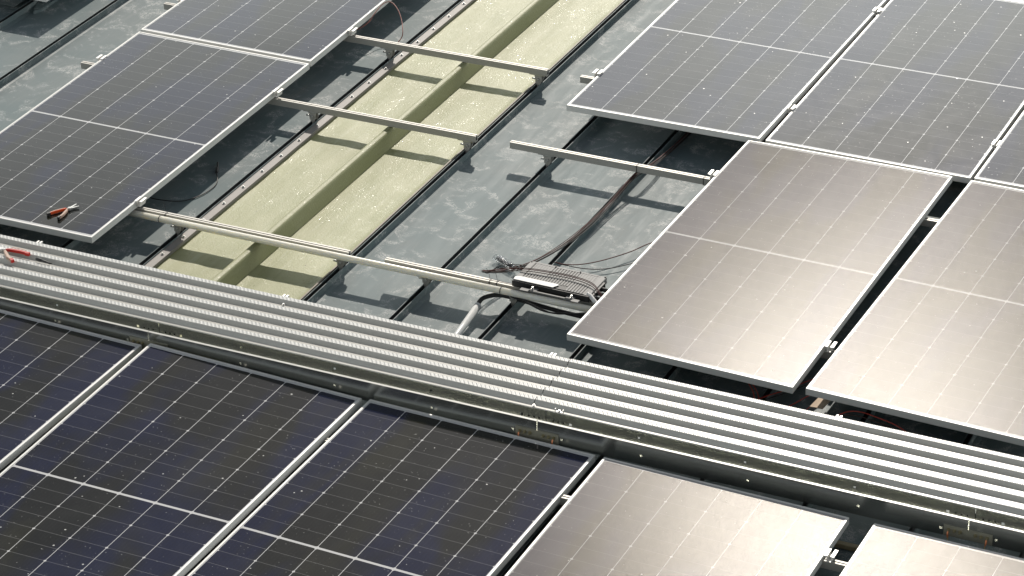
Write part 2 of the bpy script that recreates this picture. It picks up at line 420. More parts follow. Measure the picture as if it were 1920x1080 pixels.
b = MB(); b.sheet(prof, 'y', -12, 16, mis)
b.sheet([(-13.6, ZR), (-13.6, ZR - .3)], 'y', -12, 16); b.sheet([(12.0, ZR), (12.0, ZR - .3)], 'y', -12, 16)
roof = tag(b.build('roof', [M_ROOF, M_SEAMD]), kind='structure')
b = MB(); b.box(-13.5, 11.9, -11.9, 15.9, -9.0, ZR - 0.02)
b2 = b.build('hall_building', M_WALL); tag(b2, 'pale clad hall under the grey standing seam roof', 'building')

# fibreglass skylight strip between two seams
sk = thing('skylight', (-1.88, 1.5, ZR), 'pale yellow-green fibreglass skylight strip with a central rib between grey roof sheets', 'skylight')
def loc(o, p): o.matrix_parent_inverse = Matrix.Translation(-Vector(p)); return o
SKP = (-1.88, 1.5, ZR)
b = MB()
rx = -1.897
fp = [(-2.335, -0.157), (-2.30, -0.160), (rx - 0.060, -0.160), (rx - 0.032, -0.100), (rx - 0.029, -0.088), (rx - 0.024, -0.0815), (rx - 0.017, -0.0785), (rx - 0.008, -0.0780),
      (rx, -0.0785), (rx + 0.007, -0.081), (rx + 0.013, -0.087), (rx + 0.017, -0.096), (rx + 0.038, -0.160), (-1.475, -0.158), (-1.462, -0.150)]
fq = []
for (xa, za), (xb, zb) in zip(fp[:-1], fp[1:]):
    k_ = max(1, int(abs(xb - xa) / 0.04))
    for k in range(k_): fq.append((xa + (xb - xa) * k / k_, za + (zb - za) * k / k_))
fq.append(fp[-1])
b = MB(); b.sheet(fq, 'y', -1.5, 6.5, n=200)
for v in b.bm.verts:                                # the sheet sags and ripples a little
    if abs(v.co.x - rx) > 0.05: v.co.z += 0.0030 * noise.noise(Vector((v.co.x * 9, v.co.y * 5, 0))) + 0.0012 * noise.noise(Vector((v.co.x * 26, v.co.y * 16, 3)))
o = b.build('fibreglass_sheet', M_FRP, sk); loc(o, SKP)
for p in o.data.polygons: p.use_smooth = abs(p.center.x - rx) > 0.07
b = MB(); b.box(-1.4675, -1.4595, -6, 12, -0.155, -0.1345); loc(b.build('edge_trim', simple("brown_edge", (0.20, 0.17, 0.13), 0.6), sk), SKP)
b = MB(); b.box(-2.372, -2.324, -6, 12, -0.1425, -0.1375); b.box(-2.3265, -2.3245, -6, 12, -0.156, -0.1427)
strip = b.build('edge_strip', M_STRIP, sk); loc(strip, SKP)
scr0 = None
for k in range(-1, 20):
    y = 0.166 + 0.2025 * k
    if scr0 is None:
        b = MB(); b.tube([(0, 0, -0.001), (0, 0, 0.002)], 0.0095, 14); b.tube([(0, 0, 0.002), (0, 0, 0.0075), (0, 0, .0085)], 0.006, 6, taper=[1, 1, .7])
        scr0 = b.build('screw', M_STEEL, strip); s_ = scr0
    else:
        s_ = scr0.copy(); col.objects.link(s_); s_.parent = strip
    s_.location = (-2.347 + rnd.uniform(-.002, .002), y, -0.1365)

# ------------------------------------------------------------------ solar panels
W, L = 1.134, 2.278
def panel(name, ox, oy, yaw, warp, glass, label):
    z, tx, ty, tw = [q * 0.1 for q in warp]
    root = thing('solar_panel', (ox, oy, 0), label, 'solar panel', 'solar panels on the roof', R(yaw))
    def wz(x, y): a = x / W - .5; c = y / L - .5; return z + tx * a + ty * c + tw * a * c * 4
    b = MB(); FL = 0.0105; H = 0.034; T = 0.0016
    NX, NY = 6, 12
    def ring(inset, zz):
        pts = []
        x0, x1, y0, y1 = inset, W - inset, inset, L - inset
        for i in range(NX): pts.append((x0 + (x1 - x0) * i / NX, y0))
        for i in range(NY): pts.append((x1, y0 + (y1 - y0) * i / NY))
        for i in range(NX): pts.append((x1 - (x1 - x0) * i / NX, y1))
        for i in range(NY): pts.append((x0, y1 - (y1 - y0) * i / NY))
        return [b.bm.verts.new((x, y, wz(x, y) + zz)) for x, y in pts]
    prof = [(0.0, -H), (0.0, -0.0012), (0.0012, 0.0), (FL, 0.0), (FL, -0.006), (0.004, -0.006), (0.004, -H + 0.003), (0.028, -H + 0.003), (0.028, -H)]
    rings = [ring(i, zz) for i, zz in prof]; rings.append(rings[0])
    n = len(rings[0])
    for r0, r1 in zip(rings[:-1], rings[1:]):
        for k in range(n): b.bm.faces.new((r0[k], r0[(k + 1) % n], r1[(k + 1) % n], r1[k]))
    b.build('frame', M_FRAME, root)
    b = MB(); i0 = 0.0095
    for top in (0, 1):
        zz = -T if top else -T - 0.0045
        grid = [[b.bm.verts.new((i0 + (W - 2 * i0) * i / NX, i0 + (L - 2 * i0) * j / NY, 0)) for i in range(NX + 1)] for j in range(NY + 1)]
        for row in grid:
            for v in row: v.co.z = wz(v.co.x, v.co.y) + zz
        for j in range(NY):
            for i in range(NX):
                f = b.bm.faces.new((grid[j][i], grid[j][i + 1], grid[j + 1][i + 1], grid[j + 1][i])); f.material_index = 0 if top else 1
                f.smooth = True
    o = b.build('glass', [glass, M_BACK], root)
    me = o.data
    for p in me.polygons:                              # keep the two skins facing outwards
        want = 1 if p.material_index == 0 else -1
        if p.normal.z * want < 0: p.flip()
    return root
PANELS = [
 ('L', -3.752, -0.060, 0.441, (0.121, -0.077, -0.022, -0.035), M_SMOOTH, 'grey-blue solar panel with orange pliers lying on its lower end'),
 ('M', -3.783, 2.253, 0.574, (0.054, -0.031, -0.027, 0.062), M_SMOOTH, 'grey-blue solar panel left of the skylight, cut off by the top edge'),
 ('N', -5.735, 2.475, 0.0, (0, 0, 0, 0), M_SMOOTH, 'solar panel just past the top left corner, its shadow on the roof'),
 ('R', -1.054, 2.293, -0.229, (0.005, -0.074, -0.028, -0.076), M_SATIN, 'hazy grey solar panel overhanging the dark roof gap right of the skylight'),
 ('Q', 0.105, 2.313, -0.180, (-0.10, 0.024, 0.041, 0.037), M_SATIN, 'hazy grey solar panel in the upper row, second from the skylight'),
 ('T', 1.262, 2.300, -0.3, (-0.05, 0.0, 0.0, 0.0), M_SATIN, 'hazy grey solar panel of the upper row cut off by the right edge'),
 ('U', 0.080, 4.590, -0.2, (-0.05, 0.0, 0.0, 0.0), M_SATIN, 'solar panel of which only a white corner edge shows at top right'),
 ('P', 0.0, 0.0, -0.581, (0.0, -0.06, -0.06, 0.064), M_TEXT, 'large sun-glazed textured solar panel beside the finned inverter'),
 ('S', 1.197, -0.013, -1.523, (0.017, -0.015, -0.011, 0.022), M_TEXT, 'beige shimmering solar panel right of the wide black gap, above the walkway'),
 ('A', -2.972, -3.108, -0.3, (0.05, 0, -0.1, -0.1), M_SMOOTH, 'dark navy solar panel at the left edge below the cable tray'),
 ('B', -1.792, -3.115, -0.426, (0.072, 0.0, -0.189, -0.146), M_SMOOTH, 'dark solar panel below the cable tray, second from left'),
 ('C', -0.648, -3.107, -1.057, (-0.162, -0.063, -0.149, 0.008), M_SMOOTH, 'dark grey solar panel below the tray, next to the bright textured one'),
 ('D', 0.566, -3.153, -0.385, (-0.047, -0.05, -0.20, -0.034), M_TEXT, 'textured solar panel below the tray fading from grey-pink to white glare'),
 ('E', 1.812, -3.166, -0.4, (-0.02, 0.0, -0.28, 0), M_TEXT, 'fully white glaring solar panel in the bottom right corner'),
]
PAN = {}
for n_, ox, oy, yaw, warp, g, lab in PANELS: PAN[n_] = panel(n_, ox, oy, yaw, warp, g, lab)

# ------------------------------------------------------------------ mounting rails
def rail(y, x0, x1, label, group='mounting rails across the seams', z=-0.035):
    root = thing('mounting_rail', ((x0 + x1) / 2, y, z), label, 'rail', group)
    h, wd, s0, s1, dp = 0.038, 0.027, 0.0095, 0.0160, 0.012
    a, c = x0 - (x0 + x1) / 2, x1 - (x0 + x1) / 2
    pts = [(0, -h), (0, 0), (s0, 0), (s0, -dp), (s0 - .004, -dp), (s0 - .004, -h + .008), (s1 + .004, -h + .008), (s1 + .004, -dp), (s1, -dp), (s1, 0), (wd, 0), (wd, -h)]
    mi_slot = {2, 3, 4, 5, 6, 7, 8}
    b = MB()
    va = [b.bm.verts.new((a, p, q)) for p, q in pts]; vb = [b.bm.verts.new((c, p, q)) for p, q in pts]
    n = len(pts)
    for i in range(n):
        f = b.bm.faces.new((va[i], va[(i + 1) % n], vb[(i + 1) % n], vb[i])); f.material_index = 1 if i in mi_slot else 0
    b.bm.faces.new(va); b.bm.faces.new(list(reversed(vb)))
    b.build('rail_profile', [M_RAIL, M_SLOT], root)
    return root
rail(2.725, -3.925, -1.375, 'topmost bare aluminium rail crossing the green skylight')
rail(1.812, -3.918, -1.376, 'middle bare aluminium rail crossing the green skylight')
rail(0.385, -3.90, -1.382, 'lowest bare rail over the skylight, running along the cream pipe')
rail(1.820, -1.174, 2.60, 'rail over the grey roof with brown cables tied to it')
rail(0.392, -1.180, 2.60, 'rail beneath the finned inverter, behind the cream pipe')
rail(2.722, -1.168, 2.60, 'rail whose short stub sticks out left of the upper right panels')
rail(4.145, -1.168, 2.60, 'rail glimpsed in the gap between panels at the top edge')
rail(-1.205, -3.2, 3.4, 'rail glimpsed in the gaps of the bottom panel row')
rail(-2.640, -3.2, 3.4, 'far lower rail hidden under the bottom panel row')
# short rails below the walkway, running up the roof
for x, lab in ((-2.790, 'cross rail end poking out behind the walkway near the black-shadowed panel corner'),
               (-1.370, 'cross rail end poking out behind the walkway below the green skylight'),
               (0.050, 'cross rail end poking out behind the walkway below the grey hose stub'),
               (1.442, 'cross rail end poking out behind the walkway beside the cardboard scrap')):
    root = thing('support_rail', (x, -0.55, 0.054), lab, 'rail', 'support rails under the walkway')
    b = MB()
    b.box(-0.0135, -0.004, -0.155, 0.305, -0.04, 0.0); b.box(0.004, 0.0135, -0.155, 0.305, -0.04, 0.0); b.box(-0.004, 0.004, -0.155, 0.305, -0.04, -0.015, 1)
    b.build('rail_profile', [M_CLAMPW, M_SLOT], root)
    for yy in (-0.10, 0.22):
        b = MB(); b.box(-0.011, 0.011, yy - .02, yy + .02, -0.19, -0.0405); b.build('support_post', M_STEEL, root)

# seam clamps carrying the rails
def seam_clamp():
    root = thing('seam_clamp', (0, 0, 0), 'x', 'clamp', 'seam clamps under the rails')
    b = MB(); b.box(-0.050, 0.045, -0.004, 0.030, 0.0585, 0.0625); b.build('top_plate', M_STEEL, root)
    b = MB()
    for y0, y1 in ((-0.002, 0.001), (0.029, 0.032)):
        b.bm.faces.ensure_lookup_table()
        pts = [(-0.020, 0.058), (0.028, 0.058), (0.024, 0.022), (0.006, -0.014), (-0.004, -0.014), (-0.012, 0.022)]
        m = Matrix(((1, 0, 0, 0), (0, 0, 1, 0), (0, 1, 0, 0), (0, 0, 0, 1)))
        b.prism(pts, y0, y1, 0, m)
    b.box(-0.016, -0.013, 0.001, 0.029, 0.010, 0.058)
    b.build('bracket', M_RAIL, root)
    b = MB(); b.tube([(0.006, -0.012, 0.034), (0.006, -0.002, 0.034)], 0.0075, 6); b.tube([(0.006, -0.016, 0.034), (0.006, -0.012, 0.034)], 0.004, 8)
    b.tube([(-0.036, 0.005, 0.034), (-0.016, 0.005, 0.034)], 0.006, 6)
    b.build('bolt', M_STEEL, root)
    b = MB(); b.box(-0.011, 0.017, 0.001, 0.029, -0.014, 0.004); b.build('grip', M_SEAMD, root)
    return root
sc0 = seam_clamp(); first = True
for x, y, lab in ((-1.437, 2.735, 'seam clamp under the right end of the topmost skylight rail'),
                  (-2.398, 2.735, 'seam clamp under the topmost rail left of the skylight'),
                  (-1.437, 1.822, 'seam clamp under the right end of the middle skylight rail'),
                  (-2.398, 1.822, 'seam clamp under the middle rail left of the skylight'),
                  (-1.437, 0.392, 'seam clamp under the pipe at the right edge of the skylight'),
                  (-2.398, 0.392, 'seam clamp under the pipe at the left edge of the skylight'),
                  (-0.958, 1.830, 'seam clamp near the left end of the rail over bare grey roof'),
                  (-0.004, 1.830, 'seam clamp under the cable rail beside the textured panel'),
                  (-0.958, 0.400, 'seam clamp under the pipe over the bare grey roof'),
                  (-0.477, 0.400, 'seam clamp in shade under the finned inverter'),
                  (1.92, -1.200, 'seam clamp in the gap of the bottom row at right')):
    c = sc0 if first else copy_tree(sc0); first = False
    c.location = (x, y - 0.005, -0.136); c['label'] = lab

# panel clamps
def panel_clamp():
    root = thing('panel_clamp', (0, 0, 0), 'x', 'clamp', 'panel clamps along the panel edges')
    pts = [(-0.022, 0.0045), (-0.022, 0.001), (-0.0105, 0.001), (-0.0105, -0.027), (0.0105, -0.027), (0.0105, 0.001), (0.022, 0.001), (0.022, 0.0045), (0.0075, 0.0045), (0.0075, -0.0235), (-0.0075, -0.0235), (-0.0075, 0.0045)]
    b = MB(); m = Matrix(((1, 0, 0, 0), (0, 0, 1, 0), (0, 1, 0, 0), (0, 0, 0, 1)))
    b.prism(pts, -0.027, 0.027, 0, m); b.build('clamp_body', M_CLAMPW, root)
    b = MB(); b.tube([(0, 0, -0.0235), (0, 0, -0.013)], 0.0055, 6); b.build('bolt', M_STEEL, root)
    return root
pc0 = panel_clamp(); first = True
for x, y, z, lab in ((-2.610, 1.825, 0.0125, 'panel clamp at the start of the middle skylight rail'),
                  (-2.607, 0.395, 0.0145, 'panel clamp at the start of the rail beside the cream pipe'),
                  (-2.634, 2.738, 0.003, 'panel clamp at the start of the topmost skylight rail'),
                  (-3.776, 1.825, 0.0165, 'panel clamp on the left edge of the panel with the pliers'),
                  (-3.800, 2.738, 0.007, 'panel clamp on the left panel edge at the top of the picture'),
                  (0.092, 2.735, -0.004, 'panel clamp between the two hazy panels, lower one'),
                  (0.094, 4.158, -0.004, 'panel clamp between the two hazy panels, upper one at the top edge'),
                  (1.250, 2.735, -0.006, 'panel clamp in the upper row gap near the right edge'),
                  (-1.062, 2.735, 0.006, 'panel clamp at the left corner of the upper right panels'),
                  (0.002, 1.833, -0.001, 'panel clamp at the end of the cable rail, on the textured panel edge'),
                  (1.166, 0.405, 0.0, 'loose panel clamp bridging the lower end of the wide black gap'),
                  (1.745, -1.190, -0.002, 'bright loose panel clamp in the bottom row gap at right')):
    c = pc0 if first else copy_tree(pc0); first = False
    c.location = (x, y, z); c['label'] = lab

# ------------------------------------------------------------------ walkway of ribbed steel planks
def plank(x0, x1, zoff, label):
    root = thing('walkway_plank', ((x0 + x1) / 2, -0.5, 0.055 + zoff), label, 'walkway', 'ribbed walkway planks')
    h, p, t = 0.018, 0.0893, 0.0265
    ys = [-0.681 + p * k for k in range(5)]       # near edges of the ridges
    prof = [(-0.7165, -0.004), (-0.7160, 0.0)]; mis = [0]
    for k, y in enumerate(ys):
        prof += [(y - 0.0165, 0.0), (y - 0.0010, h - 0.001), (y + 0.001, h), (y + t - .001, h), (y + t + 0.0010, h - .001), (y + t + .0165, 0.0)]
        mis += [0, 0, 0, 1, 0, 0]
    prof += [(ys[-1] + t + .020, 0.0)]; mis += [0]
    prof = [(y + 0.5, z) for y, z in prof]
    xm = (x0 + x1) / 2
    b = MB(); b.sheet(prof, 'x', x0 - xm, x1 - xm, mis)
    g = b.build('ribbed_sheet', [M_GALV, M_TREAD], root)
    md = g.modifiers.new('thickness', 'SOLIDIFY'); md.thickness = 0.0018; md.offset = -1
    return root
plank(-3.95, 0.1565, 0.0, 'long ribbed galvanised walkway plank on the left, with red pliers on it')
plank(0.1610, 4.2, 0.0022, 'long ribbed galvanised walkway plank on the right, glaring white in the sun')
bolt0 = None
for x, y, lab, big in ((-1.33, -0.345, 'small bolt near the back of the walkway below the skylight', 0),
                  (0.045, -0.393, 'small bolt near the plank joint on the back tread', 0),
                  (0.30, -0.393, 'pointed clip on the back tread right of the plank joint', 1),
                  (0.135, -0.570, 'small yellowish bolt on the fourth tread at the plank joint', 0),
                  (0.165, -0.7085, 'flat clip on the front flange at the plank joint', 0),
                  (0.290, -0.7085, 'winged clip on the front flange right of the plank joint', 1),
                  (1.50, -0.372, 'small bolt on the back tread near the cardboard scrap', 0)):
    root = thing('walkway_bolt', (x, y, 0.0568), lab, 'bolt', 'bolts and clips on the walkway')
    b = MB(); b.tube([(0, 0, 0), (0, 0, .003)], 0.008, 12); b.build('washer', M_CLAMPW, root)
    b = MB(); b.tube([(0, 0, .003), (0, 0, .009)], 0.005, 6); b.build('hex_head', M_STEEL, root)
    if big:
        b = MB(); b.box(-.02, .02, -.005, .005, 0.0005, .002); b.box(-.02, -.018, -.005, .005, .002, .014); b.box(.018, .02, -.005, .005, .002, .014)
        b.build('clip_wings', M_CLAMPW, root)

# ------------------------------------------------------------------ cable tray
YN, YF, ZT, HT = -0.8125, -0.7180, 0.052, 0.100
JO = [-3.83, -1.80, 0.228, 2.212, 4.2]
M_PLATE = simple('zinc_plate', (0.30, 0.29, 0.23), 0.4, 0.5, 0.15, 60)
M_HOLE = simple("hole_dark", (0.01, 0.01, 0.01), 0.8)
def wall_with_holes(b, y, x0, x1, z0, z1, holes, mi=0):
    """a sheet wall in the xz-plane with real square openings (x, half size, z)"""
    xs = sorted(set([x0, x1] + [h[0] - h[1] for h in holes] + [h[0] + h[1] for h in holes]))
    for a, c in zip(xs[:-1], xs[1:]):
        m = (a + c) / 2; hh = [h for h in holes if h[0] - h[1] < m < h[0] + h[1]]
        zs = [z0, z1] if not hh else [z0, hh[0][2] - hh[0][1], hh[0][2] + hh[0][1], z1]
        for k in range(0, len(zs), 2): b.quad([(a, y, zs[k]), (c, y, zs[k]), (c, y, zs[k + 1]), (a, y, zs[k + 1])], mi)
tl = ['leftmost length of galvanised cable tray above the navy panel', 'length of open cable tray from the left splice to the middle splice',
      'length of open cable tray from the middle splice to the right splice', 'rightmost length of galvanised cable tray above the white glare']
for i in range(4):
    x0, x1 = JO[i] + 0.0015, JO[i + 1] - 0.0015; xm = (x0 + x1) / 2
    root = thing('cable_tray', (xm, (YN + YF) / 2, ZT - HT), tl[i], 'cable tray', 'cable tray lengths')
    P0 = Vector((xm, (YN + YF) / 2, ZT - HT))
    near = [(x0 + .118, .0055, -0.015), (x1 - .118, .0055, -0.015), (x0 + .50, .005, -0.003), (x0 + 1.0, .005, -0.003), (x0 + 1.5, .005, -0.003)]
    far = [(x0 + .118, .0065, 0.008), (x1 - .118, .0065, 0.008), (x0 + .45, .005, 0.022), (x0 + .95, .005, .022), (x0 + 1.45, .005, .022)]
    far += [(x0 + d, .004, 0.008) for d in (.033, .058, .083)] + [(x1 - d, .004, 0.008) for d in (.033, .058, .083)]
    b = MB(); wall_with_holes(b, YN, x0, x1, ZT - HT, ZT, near)
    b.quad([(x0, YN, ZT), (x1, YN, ZT), (x1, YN + .010, ZT), (x0, YN + .010, ZT)])
    b.quad([(x0, YN + .010, ZT), (x1, YN + .010, ZT), (x1, YN + .010, ZT - .006), (x0, YN + .010, ZT - .006)])
    loc(b.build('near_wall', M_TRAY, root), P0)
    b = MB(); wall_with_holes(b, YF, x0, x1, ZT - HT, ZT, far)
    b.quad([(x0, YF, ZT), (x1, YF, ZT), (x1, YF + .002, ZT), (x0, YF + .002, ZT)])
    loc(b.build('far_wall', M_TRAY, root), P0)
    b = MB(); b.quad([(x0, YN, ZT - HT), (x1, YN, ZT - HT), (x1, YF, ZT - HT), (x0, YF, ZT - HT)])
    loc(b.build('tray_floor', M_TRAY, root), P0)
    # bright rolled lip along the near wall
    b = MB(); b.box(x0, x1, YN - .001, YN + .011, ZT + .0006, ZT + .0022); loc(b.build('rolled_lip', M_GALV, root), P0)
sl = ['left', 'middle', 'right']
for j, xj in enumerate(JO[1:4]):
    root = thing('splice_plate', (xj, YN - .002, -0.012), '%s splice plate with six bolts joining two tray lengths' % ('leftmost' if j == 0 else 'middle' if j == 1 else 'rightmost'),
                 'splice plate', 'splice plates of the cable tray')
    b = MB(); b.box(-.105, .105, -.0025, .001, -.032, .020); b.build('plate', M_PLATE, root)
    for k in (-.083, -.058, -.033, .033, .058, .083):
        b = MB(); b.tube([(k, -.0025, 0), (k, -.006, 0)], 0.0082, 12); b.tube([(k, -.006, 0), (k, -.012, 0)], 0.0062, 6); b.tube([(k, -.012, 0), (k, -.018, 0)], 0.0035, 8)
        b.build('bolt', M_BRASS, root)
    root = thing('splice_plate', (xj, YF + .003, 0.008), '%s backing plate on the far wall of the open tray' % ('leftmost' if j == 0 else 'middle' if j == 1 else 'rightmost'),
                 'splice plate', 'backing plates behind the far tray wall')
    b = MB(); b.box(-.105, .105, 0.0, .002, -.030, .018); b.build('plate', M_HOLE, root)
    lugm = M_REDPL if j == 0 else M_COPPER
    root = thing('earth_wire', (xj, YN - .015, -0.02), ('earth wire with red lugs' if j == 0 else 'earth wire with copper lugs') + ' hanging from the %s tray splice' % sl[j], 'earth wire', 'earth wires at the tray splices')
    for s_ in (-1, 1):
        b = MB(); b.tube(curve([(s_ * .083, -.001, .008), (s_ * .083, -.006, -.006), (s_ * .081, -.007, -.02)]), .0042, 8); b.build('lug', lugm, root)
    b = MB(); b.tube(curve([(-.081, -.007, -.02), (-.076, -.010, -.045), (-.05, -.012, -.075), (0, -.010, -.085), (.05, -.012, -.070), (.076, -.010, -.045), (.081, -.007, -.02)]), .0024, 8)
    b.build('wire', M_EARTH, root)

# ------------------------------------------------------------------ pipe, hose and cables
root = thing('conduit_pipe', (-1.3, 0.366, -0.058), 'long cream plastic conduit lying along the rail above the walkway', 'pipe')
P0 = Vector((-1.3, 0.366, -0.058)); r_ = 0.0172
def pipe_c(x): return (x, 0.350, -0.0470)
b = MB(); b.tube([pipe_c(-2.85), pipe_c(-1.4), pipe_c(0.12)], r_, 28); loc(b.build('tube', M_PVC, root, smooth=False), P0)
for x in (-2.47, -0.515):
    b = MB(); b.tube([pipe_c(x), pipe_c(x + 0.0035)], r_ + 0.0012, 28); loc(b.build('joint_ring', M_BLACK, root), P0)

def cable(name, pts, r, mat, label, cat='cable', group=None, n=8):
    b = MB(); b.tube(curve(pts, n), r, 8); o = b.build(name, mat); return tag(o, label, cat, group)
root = thing('hose', (-0.6, 0.3, -0.12), 'black hose curving out of a grey pipe stub beneath the cream conduit', 'hose')
P0 = Vector((-0.6, 0.3, -0.12))
b = MB(); b.tube(curve([(-0.606, 0.262, -0.112), (-0.610, 0.31, -0.103), (-0.600, 0.345, -0.100), (-0.560, 0.383, -0.099), (-0.50, 0.402, -0.105), (-0.40, 0.41, -0.118), (-0.25, 0.41, -0.13), (-0.05, 0.40, -0.13), (0.2, 0.40, -0.13)], 8), 0.0112, 12)
loc(b.build('black_hose', M_BLACK, root), P0)
b = MB(); b.tube([(-0.575, -0.16, -0.150), (-0.590, 0.0, -0.137), (-0.606, 0.275, -0.113)], 0.0175, 24); b.tube([(-0.6052, 0.262, -0.1142), (-0.6062, 0.2765, -0.1128)], 0.0188, 24)
loc(b.build('pipe_stub', M_PVCG, root), P0)

# bundle of cables from the dark gap down to the inverter
def shift(pts, d): return [(x + d[0] * (1 + .3 * math.sin(i * 1.7 + d[0] * 900)), y, z + d[1] * (1 + .4 * math.sin(i * 2.3 + d[1] * 700))) for i, (x, y, z) in enumerate(pts)]
bund = [(-0.41, 2.75, -0.150), (-0.415, 2.40, -0.148), (-0.405, 2.10, -0.112), (-0.412, 1.88, -0.088), (-0.425, 1.835, -0.0865), (-0.440, 1.74, -0.095), (-0.452, 1.50, -0.122), (-0.462, 1.25, -0.126), (-0.490, 1.0, -0.122), (-0.540, 0.80, -0.115), (-0.600, 0.64, -0.098), (-0.650, 0.54, -0.070), (-0.668, 0.475, -0.036), (-0.640, 0.452, -0.022)]
cols = [('brown', M_BROWN), ('black', M_BLACK), ('red-brown', M_RED), ('black', M_BLACK), ('brown', M_BROWN), ('black', M_BLACK)]
offs = [(-.012, .003), (-.008, -.003), (-.003, .006), (.001, -.002), (.006, .002), (.010, -.003)]
over = [(-0.56, 0.468, -0.005), (-0.49, 0.480, 0.004), (-0.42, 0.492, 0.009), (-0.32, 0.500, 0.010), (-0.21, 0.502, 0.010), (-0.12, 0.488, 0.010), (-0.065, 0.462, 0.009), (-0.02, 0.425, -0.002), (0.03, 0.40, -0.03), (0.10, 0.39, -0.06)]
lb = ['outermost left', 'second', 'third', 'fourth', 'fifth', 'outermost right']
for k, ((cn, cm), of) in enumerate(zip(cols, offs)):
    if k % 2: over_k = [(-0.60, 0.50, -0.02), (-0.55, 0.53, -0.016), (-0.47, 0.55, -0.014)]      # plugs into the back left corner
    else: over_k = over
    p = shift(bund, of) + [(x, y + of[0] * .55, z + of[1] * .6 + .003 * k) for x, y, z in over_k]
    cable('cable', p, 0.0020, cm, ('%s cable, %s in the bundle, ' % (cn, lb[k])) + ('ending at the back left of the inverter' if k % 2 else 'draped over the inverter'), 'cable', 'cables of the bundle over the inverter')
cable('cable', [(-0.43, 0.80, -0.10), (-0.40, 0.845, -0.128), (-0.331, 0.888, -0.135), (-0.251, 0.965, -0.135), (-0.158, 1.10, -0.135), (-0.10, 1.215, -0.132), (-0.02, 1.34, -0.14)], 0.0028, M_RED, 'red-brown cable on the roof running from inverter to the textured panel')
cable('cable', [(-0.44, 0.80, -0.10), (-0.405, 0.842, -0.13), (-0.30, 0.872, -0.145), (-0.20, 0.925, -0.150), (-0.10, 1.03, -0.150), (0.02, 1.15, -0.15)], 0.0026, M_BLACK, 'black cable on the roof below the red-brown one, right of the inverter')
# dark tangle hanging below the inverter
for k in range(3):
    yy = 0.36 + 0.012 * (k % 3); d = -0.095 - 0.007 * k
    cable('cable', [(-0.47, yy, -0.075), (-0.38, yy - .01, d + .01), (-0.27 + .01 * k, yy - .02, d - .012), (-0.15, yy - .01, d), (-0.04, yy, -0.085), (0.06, yy, -0.08)], 0.0036, M_BLACK,
          'black slack cable sagging in shade under the inverter', 'cable', 'slack cables under the inverter')
# loop at the top left and lead with connector
cable('cable', [(-2.74, 2.80, -0.07), (-2.667, 2.867, -0.05), (-2.640, 2.945, -0.035), (-2.636, 3.006, -0.01), (-2.634, 3.085, 0.01), (-2.62, 3.135, 0.02), (-2.584, 3.141, 0.02), (-2.526, 3.103, 0.0), (-2.466, 3.033, -0.03), (-2.413, 2.944, -0.06), (-2.412, 2.918, -0.09), (-2.424, 2.86, -0.115), (-2.44, 2.80, -0.14)], 0.0027, M_LOOP,
      'thin reddish wire looping out from under the panel at the top')
root = thing('connector_lead', (-2.55, 0.9, -0.16), 'black lead with plug curling out from under the panel onto the roof', 'cable')
P0 = Vector((-2.55, 0.9, -0.16))
b = MB(); b.tube(curve([(-2.88, 0.71, -0.12), (-2.776, 0.700, -0.145), (-2.702, 0.704, -0.152), (-2.596, 0.748, -0.160), (-2.540, 0.844, -0.163), (-2.525, 0.955, -0.163), (-2.545, 1.033, -0.162), (-2.592, 1.105, -0.160)], 8), 0.003, 8); loc(b.build('lead', M_BLACK, root), P0)
b = MB(); b.tube([(-2.592, 1.105, -0.158), (-2.598, 1.118, -0.158), (-2.612, 1.145, -0.158), (-2.622, 1.165, -0.158), (-2.646, 1.205, -0.155), (-2.650, 1.212, -0.155)], 0.0085, 10, taper=[.6, 1, 1, .75, .6, .4]); loc(b.build('plug', M_BLACK, root), P0)
# red and black wires in the dark slot between right panels and walkway
for k, (p, m, lab) in enumerate((
    ([(0.70, 0.42, -0.12), (0.79, 0.19, -0.118), (0.865, 0.12, -0.115), (0.93, 0.035, -0.125), (0.98, -0.10, -0.14)], M_REDW, 'left strand of the red wire pair in the dark slot under the bright panel'),
    ([(0.72, 0.42, -0.12), (0.81, 0.19, -0.118), (0.885, 0.12, -0.115), (0.952, 0.035, -0.125), (1.00, -0.10, -0.14)], M_REDW, 'right strand of the red wire pair in the dark slot under the bright panel'),
    ([(0.90, -0.10, -0.12), (0.985, 0.035, -0.116), (1.055, 0.115, -0.11), (1.115, 0.22, -0.11), (1.20, 0.36, -0.12)], M_REDW, 'red wire crossing the slot below the wide black gap'),
    ([(0.91, -0.10, -0.124), (1.000, 0.025, -0.12), (1.070, 0.112, -0.114), (1.13, 0.21, -0.114), (1.21, 0.35, -0.12)], M_BLACK, 'black wire beside the red one below the wide black gap'),
    ([(1.02, -0.12, -0.14), (1.10, 0.03, -0.14), (1.155, 0.16, -0.14), (1.24, 0.33, -0.14)], M_REDW, 'lone red wire left of the cardboard scrap'),
    ([(1.10, -0.15, -0.15), (1.165, 0.0, -0.15), (1.205, 0.15, -0.15), (1.28, 0.33, -0.15)], M_REDW, 'straight red wire touching the cardboard scrap'),
    ([(1.30, -0.18, -0.09), (1.385, -0.045, -0.065), (1.453, -0.010, -0.06), (1.553, -0.020, -0.065), (1.66, -0.045, -0.075), (1.80, -0.12, -0.10)], M_REDW, 'upper reddish wire arching out behind the walkway at right'),
    ([(1.30, -0.18, -0.09), (1.380, -0.065, -0.07), (1.453, -0.035, -0.068), (1.553, -0.045, -0.072), (1.66, -0.065, -0.08), (1.80, -0.13, -0.10)], M_BROWN, 'lower brown wire arching out behind the walkway at right'),
    )):
    cable('cable', p, 0.0026, m, lab)
